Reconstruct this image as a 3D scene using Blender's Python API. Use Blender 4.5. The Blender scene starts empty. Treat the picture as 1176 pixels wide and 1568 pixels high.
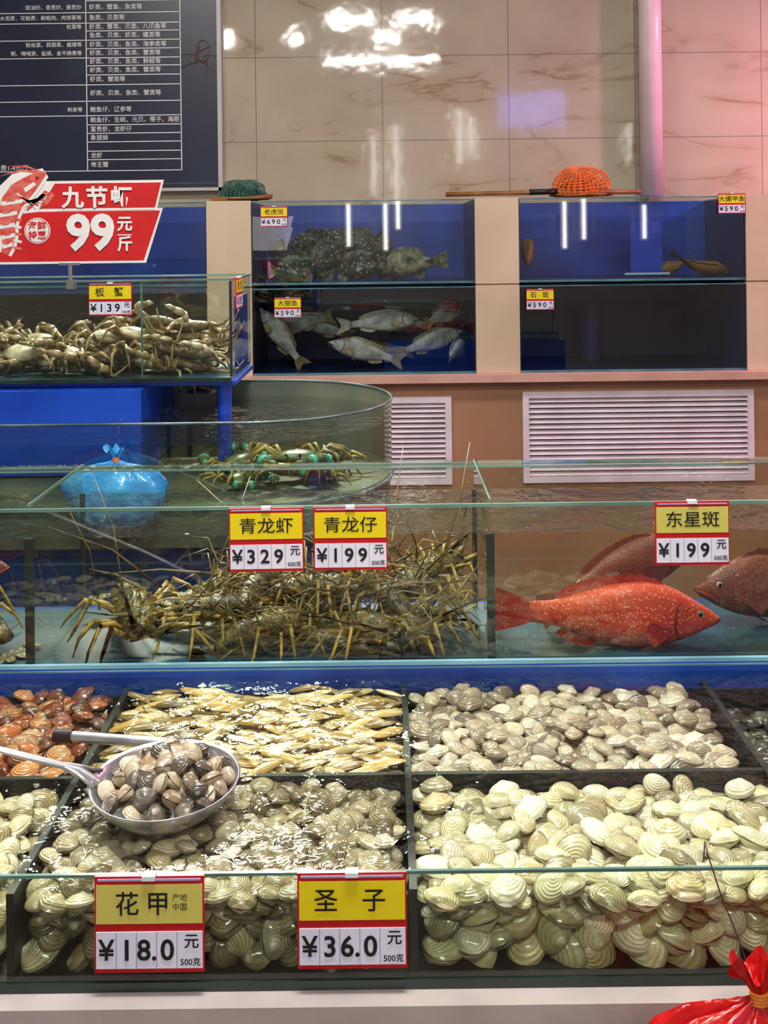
import bpy, math, random
import numpy as np
from mathutils import Vector, Matrix, Euler
R=random.Random(7)
S=bpy.context.scene
def lin(c):
    c=c/255.0
    return c/12.92 if c<=0.04045 else ((c+0.055)/1.055)**2.4
def C(r,g,b): return (lin(r),lin(g),lin(b),1.0)
def newmat(name):
    m=bpy.data.materials.new(name); m.use_nodes=True
    nt=m.node_tree; nt.nodes.clear()
    o=nt.nodes.new('ShaderNodeOutputMaterial')
    return m,nt,o
def mth(nt,op,a,b=None,clamp=False):
    n=nt.nodes.new('ShaderNodeMath'); n.operation=op; n.use_clamp=clamp
    for i,x in enumerate((a,b)):
        if x is None: continue
        if isinstance(x,(int,float)): n.inputs[i].default_value=x
        else: nt.links.new(x,n.inputs[i])
    return n.outputs[0]
def mixc(nt,fac,a,b,blend='MIX'):
    n=nt.nodes.new('ShaderNodeMix'); n.data_type='RGBA'; n.blend_type=blend
    for s,x in ((0,fac),(6,a),(7,b)):
        if isinstance(x,(int,float)): n.inputs[s].default_value=x
        elif isinstance(x,tuple): n.inputs[s].default_value=x
        else: nt.links.new(x,n.inputs[s])
    return n.outputs[2]
def objco(nt):
    return nt.nodes.new('ShaderNodeTexCoord').outputs['Object']
def noise(nt,co,scale,detail=3,dist=0):
    n=nt.nodes.new('ShaderNodeTexNoise'); n.inputs['Scale'].default_value=scale
    n.inputs['Detail'].default_value=detail; n.inputs['Distortion'].default_value=dist
    nt.links.new(co,n.inputs['Vector']); return n.outputs['Fac']
def M(name,c1,c2=None,rough=.5,metal=0,scale=8,bump=0,bscale=40,coat=0,lo=.35,hi=.65):
    m,nt,o=newmat(name)
    p=nt.nodes.new('ShaderNodeBsdfPrincipled'); nt.links.new(p.outputs[0],o.inputs[0])
    p.inputs['Roughness'].default_value=rough; p.inputs['Metallic'].default_value=metal
    p.inputs['Coat Weight'].default_value=coat
    co=objco(nt)
    if c2 is None: c2=tuple(x*.88 for x in c1[:3])+(1,)
    n=noise(nt,co,scale)
    mr=nt.nodes.new('ShaderNodeMapRange'); mr.inputs[1].default_value=lo; mr.inputs[2].default_value=hi
    nt.links.new(n,mr.inputs[0])
    nt.links.new(mixc(nt,mr.outputs[0],c1,c2),p.inputs['Base Color'])
    if bump:
        b=nt.nodes.new('ShaderNodeBump'); b.inputs['Strength'].default_value=bump; b.inputs['Distance'].default_value=.01
        nt.links.new(noise(nt,co,bscale),b.inputs['Height']); nt.links.new(b.outputs[0],p.inputs['Normal'])
    return m
def clear(name,tint,f0=.04,rough=.02,bump=0,bscale=12,power=5,dist=.01,maxf=1.0):
    m,nt,o=newmat(name)
    t=nt.nodes.new('ShaderNodeBsdfTransparent'); t.inputs[0].default_value=tint
    g=nt.nodes.new('ShaderNodeBsdfGlossy'); g.inputs['Roughness'].default_value=rough; g.inputs[0].default_value=(1,1,1,1)
    lw=nt.nodes.new('ShaderNodeLayerWeight'); lw.inputs[0].default_value=.5
    if bump:
        b=nt.nodes.new('ShaderNodeBump'); b.inputs['Strength'].default_value=bump; b.inputs['Distance'].default_value=dist
        co=objco(nt)
        h=mth(nt,'ADD',noise(nt,co,bscale,2,.6),mth(nt,'MULTIPLY',noise(nt,co,bscale*3.1,2,.5),.35))
        nt.links.new(h,b.inputs['Height']); nt.links.new(b.outputs[0],g.inputs['Normal']); nt.links.new(b.outputs[0],lw.inputs['Normal'])
    f=mth(nt,'POWER',lw.outputs['Facing'],power)
    f=mth(nt,'MULTIPLY_ADD',f,(maxf-f0)); 
    f.node.inputs[2].default_value=f0
    f.node.use_clamp=True
    mx=nt.nodes.new('ShaderNodeMixShader'); nt.links.new(f,mx.inputs[0]); nt.links.new(t.outputs[0],mx.inputs[1]); nt.links.new(g.outputs[0],mx.inputs[2])
    nt.links.new(mx.outputs[0],o.inputs[0]); return m

# ---------------- mesh builder
class MB:
    def __init__(s): s.v=[];s.f=[];s.m=[]
    def add(s,vs,fs,mi=0):
        o=len(s.v); s.v+= [tuple(v) for v in vs]
        for f in fs: s.f.append(tuple(i+o for i in f)); s.m.append(mi)
    def box(s,x0,x1,y0,y1,z0,z1,mi=0):
        s.add([(x0,y0,z0),(x1,y0,z0),(x1,y1,z0),(x0,y1,z0),(x0,y0,z1),(x1,y0,z1),(x1,y1,z1),(x0,y1,z1)],
              [(3,2,1,0),(4,5,6,7),(0,1,5,4),(1,2,6,5),(2,3,7,6),(3,0,4,7)],mi)
    def quad(s,a,b,c,d,mi=0): s.add([a,b,c,d],[(0,1,2,3)],mi)
    def tube(s,pts,rad,seg=6,mi=0,flat=1.0,cap=True):
        pts=[Vector(p) for p in pts]; n=len(pts)
        if isinstance(rad,(int,float)): rad=[rad]*n
        vs=[]; up=Vector((0,0,1))
        prev=None
        for i,p in enumerate(pts):
            d=(pts[min(i+1,n-1)]-pts[max(i-1,0)])
            if d.length<1e-9: d=Vector((1,0,0))
            d.normalize()
            if prev is None:
                a=d.cross(up)
                if a.length<.05: a=d.cross(Vector((1,0,0)))
            else:
                a=prev-d*prev.dot(d)
                if a.length<1e-6: a=d.cross(up)
            a.normalize(); prev=a; b=d.cross(a)
            for k in range(seg):
                t=2*math.pi*k/seg
                vs.append(p+a*math.cos(t)*rad[i]+b*math.sin(t)*rad[i]*flat)
        fs=[]
        for i in range(n-1):
            for k in range(seg):
                fs.append((i*seg+k,i*seg+(k+1)%seg,(i+1)*seg+(k+1)%seg,(i+1)*seg+k))
        if cap:
            fs.append(tuple(range(seg-1,-1,-1))); fs.append(tuple((n-1)*seg+k for k in range(seg)))
        s.add(vs,fs,mi)
    def ell(s,c,r,seg=12,rings=8,mi=0):
        vs=[];fs=[]
        for i in range(rings+1):
            ph=math.pi*i/rings
            for k in range(seg):
                t=2*math.pi*k/seg
                vs.append((c[0]+r[0]*math.sin(ph)*math.cos(t),c[1]+r[1]*math.sin(ph)*math.sin(t),c[2]+r[2]*math.cos(ph)))
        for i in range(rings):
            for k in range(seg):
                fs.append((i*seg+k,i*seg+(k+1)%seg,(i+1)*seg+(k+1)%seg,(i+1)*seg+k))
        s.add(vs,fs,mi)
    def poly(s,pts,y=0,th=.001,mi=0):
        n=len(pts)
        vs=[(p[0],y,p[1]) for p in pts]+[(p[0],y+th,p[1]) for p in pts]
        fs=[tuple(range(n)),tuple(range(2*n-1,n-1,-1))]
        for i in range(n): fs.append((i,i+n,(i+1)%n+n,(i+1)%n))
        s.add(vs,fs,mi)
    def mesh(s,name,mats,smooth=False):
        me=bpy.data.meshes.new(name); me.from_pydata(s.v,[],s.f)
        for m in mats: me.materials.append(m)
        me.polygons.foreach_set('material_index',s.m)
        if smooth: me.polygons.foreach_set('use_smooth',[True]*len(s.f))
        me.update(); return me
    def obj(s,name,mats,parent=None,smooth=False,loc=(0,0,0),rot=(0,0,0)):
        return addobj(name,s.mesh(name,mats,smooth),parent,loc,rot)
def addobj(name,data,parent=None,loc=(0,0,0),rot=(0,0,0)):
    o=bpy.data.objects.new(name,data); S.collection.objects.link(o)
    o.location=loc; o.rotation_euler=rot
    if parent is not None: o.parent=parent
    return o
def E(name,loc=(0,0,0),rot=(0,0,0),parent=None): 
    o=addobj(name,None,parent,loc,rot); o.empty_display_size=.05; return o
def text(body,size,loc,parent,m,align='CENTER',bold=0,sx=1.0):
    cu=bpy.data.curves.new('lettering','FONT'); cu.body=body; cu.size=size; cu.align_x=align; cu.align_y='CENTER'
    cu.offset=bold; cu.materials.append(m); cu.resolution_u=3
    o=addobj('lettering',cu,parent,loc,(math.pi/2,0,0)); o.scale=(sx,1,1); return o

# ---------------- materials
glass=clear('tank_glass',(.90,.96,.93,1),.05,.01)
glass_front=clear('tank_glass_front',(.80,.88,.78,1),.05,.015)
glass_murky=clear('tank_glass_murky',(.84,.91,.84,1),.06,.015)
glass_dark=clear('tank_glass_back',(.76,.86,.88,1),.07,.02)
acrylic=clear('acrylic',(.74,.80,.74,1),.07,.04)
water_f=clear('water_front',(.93,.97,.93,1),.045,.03,bump=.40,bscale=16,dist=.02)
water_m=clear('water_mid',(.78,.86,.79,1),.05,.03,bump=.3,bscale=11,dist=.02)
water_b=clear('water_back',(.80,.90,.95,1),.07,.04,bump=.25,bscale=14,dist=.02)
edge=M('glass_edge',C(112,146,134),C(76,106,98),.15,scale=5)
edge_teal=M('glass_edge_teal',C(88,135,145),C(50,95,110),.15,scale=5)
edge_dark=M('glass_edge_dark',C(40,60,52),C(24,36,32),.2,scale=5)
silic=M('silicone',C(30,42,42),C(20,28,28),.5)
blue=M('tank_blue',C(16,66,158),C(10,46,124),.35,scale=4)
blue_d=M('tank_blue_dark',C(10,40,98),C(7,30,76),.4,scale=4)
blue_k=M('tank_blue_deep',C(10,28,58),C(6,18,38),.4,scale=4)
blue_b=M('tank_blue_bright',C(18,72,190),C(14,56,160),.3,scale=4)
teal_floor=M('tank_floor_teal',C(20,72,98),C(36,50,46),.5,scale=5)
brown_floor=M('tank_floor_brown',C(96,92,62),C(52,64,58),.5,scale=9)
refl_tone=M('painted_reflection_panel',C(112,116,98),C(66,80,72),.3,scale=3)  # grey-green reflection of the pool water painted as an opaque back panel
cream=M('cream_pillar',C(206,186,158),C(188,168,140),.45,scale=2.5)
pinkc=M('pink_ledge',C(205,162,144),C(190,148,132),.4)
brown=M('brown_cabinet',C(172,126,92),C(154,112,80),.55,scale=2)
ventw=M('vent_white',C(236,220,226),C(218,202,208),.4)
black=M('black_tray',C(16,18,16),C(26,28,24),.5)
white=M('tag_white',C(228,228,244),C(218,218,238),.4)
ink=M('ink',C(12,12,18),C(16,16,22),.6)
red=M('tag_red',C(196,18,28),C(182,14,24),.35)
signred=M('sign_red',C(212,36,38),C(200,28,30),.4)
yel=M('tag_yellow',C(232,212,20),C(224,202,16),.4)
yelp=M('tag_yellow_pale',C(208,198,100),C(200,190,92),.4)
wht=M('white_print',C(240,238,235),C(230,228,226),.5)
navy=M('board_navy',C(30,40,62),C(24,32,52),.35,scale=3)
steel=M('steel',C(205,205,208),C(165,165,170),.32,metal=.85,scale=20)

# ---------------- room
def tile_mat():
    m,nt,o=newmat('marble_tile')
    p=nt.nodes.new('ShaderNodeBsdfPrincipled'); nt.links.new(p.outputs[0],o.inputs[0])
    p.inputs['Roughness'].default_value=.07; p.inputs['Coat Weight'].default_value=.4; p.inputs['Coat Roughness'].default_value=.04
    tc=objco(nt); sp=nt.nodes.new('ShaderNodeSeparateXYZ'); nt.links.new(tc,sp.inputs[0])
    cb=nt.nodes.new('ShaderNodeCombineXYZ'); nt.links.new(sp.outputs[0],cb.inputs[0]); nt.links.new(mth(nt,'SUBTRACT',sp.outputs[2],.08),cb.inputs[1])
    br=nt.nodes.new('ShaderNodeTexBrick'); br.offset=0; br.inputs['Scale'].default_value=1; br.inputs['Brick Width'].default_value=.6
    br.inputs['Row Height'].default_value=.4; br.inputs['Mortar Size'].default_value=.0022; br.inputs['Mortar Smooth'].default_value=.1
    nt.links.new(cb.outputs[0],br.inputs['Vector'])
    rot=nt.nodes.new('ShaderNodeMapping'); rot.inputs['Rotation'].default_value=(0,.7,0); rot.inputs['Scale'].default_value=(.55,1,1.6); nt.links.new(tc,rot.inputs[0])
    n1=noise(nt,rot.outputs[0],1.9,6,.5)
    v=mth(nt,'ABSOLUTE',mth(nt,'SUBTRACT',n1,.5))
    v=mth(nt,'SUBTRACT',1,mth(nt,'MULTIPLY',v,60),clamp=True)
    msk=mth(nt,'MULTIPLY',mth(nt,'SUBTRACT',noise(nt,tc,2.8,2),.42),5,clamp=True)
    v=mth(nt,'MULTIPLY',v,msk)
    soft=mth(nt,'SUBTRACT',1,mth(nt,'MULTIPLY',mth(nt,'ABSOLUTE',mth(nt,'SUBTRACT',n1,.5)),9),clamp=True)
    base=mixc(nt,noise(nt,tc,2.6,4),C(190,180,156),C(154,145,126))
    c=mixc(nt,mth(nt,'MULTIPLY',mth(nt,'MULTIPLY',soft,msk),.35),base,C(150,124,90))
    c=mixc(nt,mth(nt,'MULTIPLY',v,.6),c,C(120,92,62))
    c=mixc(nt,br.outputs['Fac'],c,C(124,116,104))
    nt.links.new(c,p.inputs['Base Color'])
    b=nt.nodes.new('ShaderNodeBump'); b.inputs['Strength'].default_value=.10; b.inputs['Distance'].default_value=.01
    nt.links.new(noise(nt,tc,9,2),b.inputs['Height']); nt.links.new(b.outputs[0],p.inputs['Normal'])
    return m
tile=tile_mat()
plaster=M('plaster',C(185,180,170),None,.6); ceilm=M('ceiling_paint',C(90,88,86),None,.7)
floorm=M('floor_tile',C(110,95,82),C(88,78,68),.25)
b=MB(); b.box(-3.6,3.6,4.65,4.75,0,3.7); b.obj('wall_back',[tile])
b=MB(); b.box(-3.7,-3.6,-3.5,4.75,0,3.7); b.obj('wall_left',[plaster])
b=MB(); b.box(3.6,3.7,-3.5,4.75,0,3.7); b.obj('wall_right',[plaster])
b=MB(); b.box(-3.7,3.7,-3.6,-3.5,0,3.7); b.obj('wall_front',[plaster])
b=MB(); b.box(-3.7,3.7,-3.6,4.75,-.1,0); b.obj('floor',[floorm])
b=MB(); b.box(-3.7,3.7,-3.6,4.75,3.7,3.8); b.obj('ceiling',[ceilm])

b=MB(); b.tube([(1.257,4.59,1.80),(1.257,4.59,3.7)],.053,20)
b.tube([(1.257,4.59,2.95),(1.257,4.59,3.03)],.058,20)
b.obj('drain_pipe',[M('pipe_pvc',C(226,200,208),None,.3)],smooth=True)

# menu board
mb=E('menu_board',(0,4.62,0))
b=MB(); b.box(-2.3,-.775,-.01,.02,1.865,3.15,0); b.box(-.775,-.756,-.016,.022,1.85,3.17,1); b.box(-2.32,-.756,-.016,.022,1.85,1.865,1); b.box(-2.32,-.756,-.016,.022,3.15,3.17,1)
b.box(-2.3,-.78,-.011,-.01,1.885,1.888,2)
b.obj('panel',[navy,M('board_frame',C(185,185,182),None,.35),M('board_line',C(90,95,105),None,.5)],mb)
b=MB()
rows=[-42,-28,-15,2,20,36,48,62,75,89,101,115,130,155,177,191,204,217,231,244,261]
def bz(y): return 1.6-(y-4-370)*.00309
for y in rows:
    x0=-2.25 if y in(-42,-15,20,36,62,89,130,155,177,261) else -1.39
    b.box(x0,-.945,-.0125,-.011,bz(y)-.0018,bz(y)+.0018)
b.box(-.949,-.945,-.0125,-.011,bz(261),3.1); b.box(-1.392,-1.388,-.0125,-.011,bz(261),3.1)
b.obj('table_lines',[wht],mb)
b=MB()
for k in range(7):
    a=math.radians(-60+k*42); pts=[(-.855+math.cos(a)*r*.085+.02*math.sin(r*5+k), -.0125, bz(95)+math.sin(a)*r*.1-.05*(r>.6)*(r-.6)) for r in [i/8 for i in range(9)]]
    b.tube(pts,[.0035*(1.2-i/8) for i in range(9)],4)
for k in range(16):
    t=2*math.pi*k/16; t2=t+2*math.pi/16
    b.tube([(-.84+.03*math.cos(t),-.0125,bz(80)+.05*math.sin(t)),(-.84+.03*math.cos(t2),-.0125,bz(80)+.05*math.sin(t2))],.0022,4)
b.obj('octopus_drawing',[M('board_bronze',C(100,78,70),None,.5)],mb)
opts=['虾类、贝类、鱼类、蟹类等','虾类、蟹类等','虾类、贝类、蟹鱼、八爪鱼、鲜鱿','虾类、贝鱼、贝类、蟹类等','虾类、蟹鱼、鱼类等','鱼类、贝类等','虾类、蟹类、贝类、八爪鱼等','鱼类、贝类、虾类、螺类等','虾类、贝类、鱼类、海参类等','虾类、贝类、鱼类、蟹类等','虾类、贝类、鱼类、鲜鱿等']
ym=[(-49),-36,-22,-7,12,28,42,55,69,82,95,108,122,143,168,184,198,211,224,238,252]
lab={143:'虾类、贝类、鱼类、蟹类等',168:'鲍鱼仔、辽参等',184:'鲍鱼仔、生蚝、元贝、带子、海胆',198:'富贵虾、龙虾仔',211:'象拔蚌',224:'',238:'龙虾',252:'帝王蟹'}
for i,y in enumerate(ym):
    s=lab.get(y,opts[i%len(opts)])
    if s: text(s,.028,(-1.375,-.0125,bz(y)),mb,wht,'LEFT')
for y,s in((28,'水类蔗、花蛤蔗、鲜蚬肉、肉饼蒸等'),(12,'豉油炒、香葱炒、姜葱炒'),(42,'松茸等'),(69,'粉丝蒸、蒜蓉蒸、酱爆等'),(82,'粥、啫啫煲、盐焗、金不换煮等'),(168,'刺身等')):
    text(s,.024,(-1.41,-.0125,bz(y)),mb,wht,'RIGHT')
text('加工另收费1-4元/个',.03,(-1.92,-.0125,bz(256)),mb,wht,'LEFT')

# ---------------- generic tank
def tank(name,x0,x1,y0,y1,z0,z1,wz,solid,gm,wm,rim=edge,bot=None,r=.0024):
    g=E(name,((x0+x1)/2,(y0+y1)/2,z0))
    ox,oy,oz=g.location
    def loc(b,n,m,sm=False):
        b.v=[(v[0]-ox,v[1]-oy,v[2]-oz) for v in b.v]; return b.obj(n,m,g,sm)
    t=.004
    gb=MB()
    faces={'front':((x0,y0,z0),(x1,y0,z0),(x1,y0,z1),(x0,y0,z1)),'back':((x1,y1,z0),(x0,y1,z0),(x0,y1,z1),(x1,y1,z1)),
           'left':((x0,y1,z0),(x0,y0,z0),(x0,y0,z1),(x0,y1,z1)),'right':((x1,y0,z0),(x1,y1,z0),(x1,y1,z1),(x1,y0,z1))}
    for k,q in faces.items():
        if k not in solid: gb.quad(*q)
    loc(gb,'glass_panes',[gm])
    for k,m in solid.items():
        b=MB()
        if k=='floor': b.box(x0+t,x1-t,y0+t,y1-t,z0,z0+.008)
        if k=='back': b.box(x0,x1,y1-t,y1,z0,z1)
        if k=='left': b.box(x0,x0+t,y0+t,y1-t,z0,z1)
        if k=='right': b.box(x1-t,x1,y0+t,y1-t,z0,z1)
        loc(b,k+'_panel',[m])
    b=MB()
    b.box(x0,x1,y0-r,y0+r,z1-r,z1+r); b.box(x0,x1,y1-r,y1+r,z1-r,z1+r); b.box(x0-r,x0+r,y0+r,y1-r,z1-r,z1+r); b.box(x1-r,x1+r,y0+r,y1-r,z1-r,z1+r)
    b.box(x0,x1,y0-r,y0+r,z0,z0+.009,1)
    loc(b,'rim',[rim,bot or rim])
    b=MB()
    for x in(x0,x1):
        b.box(x-.003,x+.003,y0-.002,y0+.004,z0+.012,z1-.004)
    loc(b,'silicone_corners',[silic])
    b=MB(); e=.006
    b.quad((x0+e,y0+e,wz),(x1-e,y0+e,wz),(x1-e,y1-e,wz),(x0+e,y1-e,wz)); loc(b,'water_surface',[wm])
    return g,loc
# ---------------- back rack
Z0,ZM,ZT=1.045,1.417,1.772
YB=4.1
for x0,x1 in((-.741,-.555),(.380,.563),(1.512,2.3)):
    b=MB()
    b.box(x0,x1,YB-.01,4.6,Z0,ZM-.004,0); b.box(x0,x1,YB-.01,4.6,ZM+.002,ZT+.006,0); b.box(x0+.003,x1-.003,YB-.004,4.6,ZM-.004,ZM+.002,1)
    b.obj('rack_pillar',[cream,brown])
b=MB(); b.box(-3.5,3.5,YB-.05,4.6,1.012,Z0-.001); b.obj('rack_shelf',[pinkc])
cab=E('vented_cabinet',(0,0,0))
b=MB(); xs=[-3.5,-.30,.273,.571,1.536,3.5]
for i in range(5):
    x0,x1=xs[i],xs[i+1]
    if i in(1,3):
        z0,z1=(.583,.95) if i==1 else(.585,.965)
        b.box(x0,x1,YB,YB+.02,0,z0); b.box(x0,x1,YB,YB+.02,z1,1.012)
    else: b.box(x0,x1,YB,YB+.02,0,1.012)
b.obj('cabinet_front',[brown],cab)
b=MB(); b.box(-3.5,3.5,4.3,4.31,0,1.0); b.obj('cabinet_inner',[M('dark_inside',C(96,84,88),None,.8)],cab)
for x0,x1,z0,z1 in [(-.30,.273,.583,.95),(.571,1.536,.585,.965)]:
    g=E('louver_vent',((x0+x1)/2,YB,(z0+z1)/2),parent=cab); w=(x1-x0)/2; h=(z1-z0)/2; f=.026
    b=MB(); b.box(-w,w,-.012,.01,h-f,h); b.box(-w,w,-.012,.01,-h,-h+f); b.box(-w,-w+f,-.012,.01,-h+f,h-f); b.box(w-f,w,-.012,.01,-h+f,h-f); b.obj('frame',[ventw],g)
    b=MB(); n=15; st=(2*h-2*f)/n
    for i in range(n):
        z=-h+f+st*(i+.5)
        b.add([(-w+f,-.008,z-st*.36),(w-f,-.008,z-st*.36),(w-f,.010,z+st*.34),(-w+f,.010,z+st*.34),(-w+f,-.005,z-st*.38),(w-f,-.005,z-st*.38),(w-f,.013,z+st*.30),(-w+f,.013,z+st*.30)],[(0,1,2,3),(7,6,5,4),(0,4,5,1),(2,6,7,3)])
    b.obj('slats',[ventw],g)
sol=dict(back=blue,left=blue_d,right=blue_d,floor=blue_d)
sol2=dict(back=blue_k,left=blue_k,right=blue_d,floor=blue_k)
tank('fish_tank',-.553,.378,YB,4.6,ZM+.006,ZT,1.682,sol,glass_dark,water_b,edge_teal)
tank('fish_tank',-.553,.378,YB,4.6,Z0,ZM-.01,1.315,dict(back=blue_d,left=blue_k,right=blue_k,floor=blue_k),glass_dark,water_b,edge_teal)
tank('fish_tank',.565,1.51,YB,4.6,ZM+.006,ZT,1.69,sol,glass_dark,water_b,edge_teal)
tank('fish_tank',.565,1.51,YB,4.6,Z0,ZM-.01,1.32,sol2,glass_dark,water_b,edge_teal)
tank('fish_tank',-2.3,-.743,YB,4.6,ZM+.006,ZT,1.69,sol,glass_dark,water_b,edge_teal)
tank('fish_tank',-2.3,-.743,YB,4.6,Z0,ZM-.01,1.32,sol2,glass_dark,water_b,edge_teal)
b=MB(); b.box(-.07,.07,0,.01,0,.24); b.tube([(-.10,-.01,.005),(.10,-.01,.005)],.006,8,1)
b.obj('tank_partition',[blue_b,M('pvc_white',C(190,205,215),None,.4)],None,loc=(1.165,4.35,1.438))
b=MB(); n=60; b.tube([(0,0,.26*i/n) for i in range(n+1)],[.05 if i%2 else .06 for i in range(n+1)],16); b.obj('corrugated_hose',[blue_d],None,True,loc=(.93,4.45,1.055))

# nets
def lump(seed,rx,ry,h,nu=22,nv=9):
    rr=random.Random(seed); ph=[rr.uniform(0,6.28) for _ in range(6)]
    b=MB(); vs=[];fs=[]
    for j in range(nv+1):
        t=j/nv*math.pi/2
        for i in range(nu):
            a=2*math.pi*i/nu
            k=1+.12*math.sin(3*a+ph[0])+.07*math.sin(5*a+ph[1]+j)
            vs.append((rx*math.cos(t)**.8*math.cos(a)*k,ry*math.cos(t)*math.sin(a)*k,h*math.sin(t)*(1+.2*math.sin(a*2+ph[2])*math.cos(t))))
    for j in range(nv):
        for i in range(nu): fs.append((j*nu+i,j*nu+(i+1)%nu,(j+1)*nu+(i+1)%nu,(j+1)*nu+i))
    b.add(vs,fs); return b
def dipnet(name,loc,rx,ry,h,c1,c2,hpts,hmat,seed):
    g=E(name,loc)
    m=M(name+'_cord',c1,c2,.6,scale=30)
    b=lump(seed,rx,ry,h,34,12); o=b.obj('netting',[m],g); md=o.modifiers.new('w','WIREFRAME'); md.thickness=.0035; md.use_replace=True
    b=lump(seed+1,rx*.9,ry*.9,h*.8,26,9); o=b.obj('inner_netting',[m],g); md=o.modifiers.new('w','WIREFRAME'); md.thickness=.005
    b=lump(seed+2,rx*.75,ry*.75,h*.6); b.obj('bundled_net',[M(name+'_bundle',c2,tuple(x*.5 for x in c2[:3])+(1,),.8,scale=60,bump=.8,bscale=120)],g,True)
    b=MB(); n=28; b.tube([(rx*1.02*math.cos(2*math.pi*i/n),ry*1.02*math.sin(2*math.pi*i/n),.006) for i in range(n+1)],.005,6); b.obj('hoop',[hmat],g,True)
    b=MB(); b.tube(hpts,.010,8); b.obj('handle',[hmat],g,True)
    return g
wood=M('wood',C(160,105,50),C(120,75,35),.5,scale=12)
g=dipnet('orange_dip_net',(.845,4.22,1.785),.125,.09,.125,C(235,125,40),C(215,95,26),[(-.58,-.06,.012),(-.1,-.05,.018),(.25,-.05,.014)],wood,3)
b=MB(); b.tube([(-.225,-.055,.018),(-.105,-.05,.020)],.0125,8); b.obj('grip_tape',[black],g,True)
dipnet('green_dip_net',(-.60,4.2,1.785),.10,.08,.085,C(60,110,95),C(40,75,68),[(-.13,-.06,0.0),(.13,-.05,.012)],wood,9)

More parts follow.
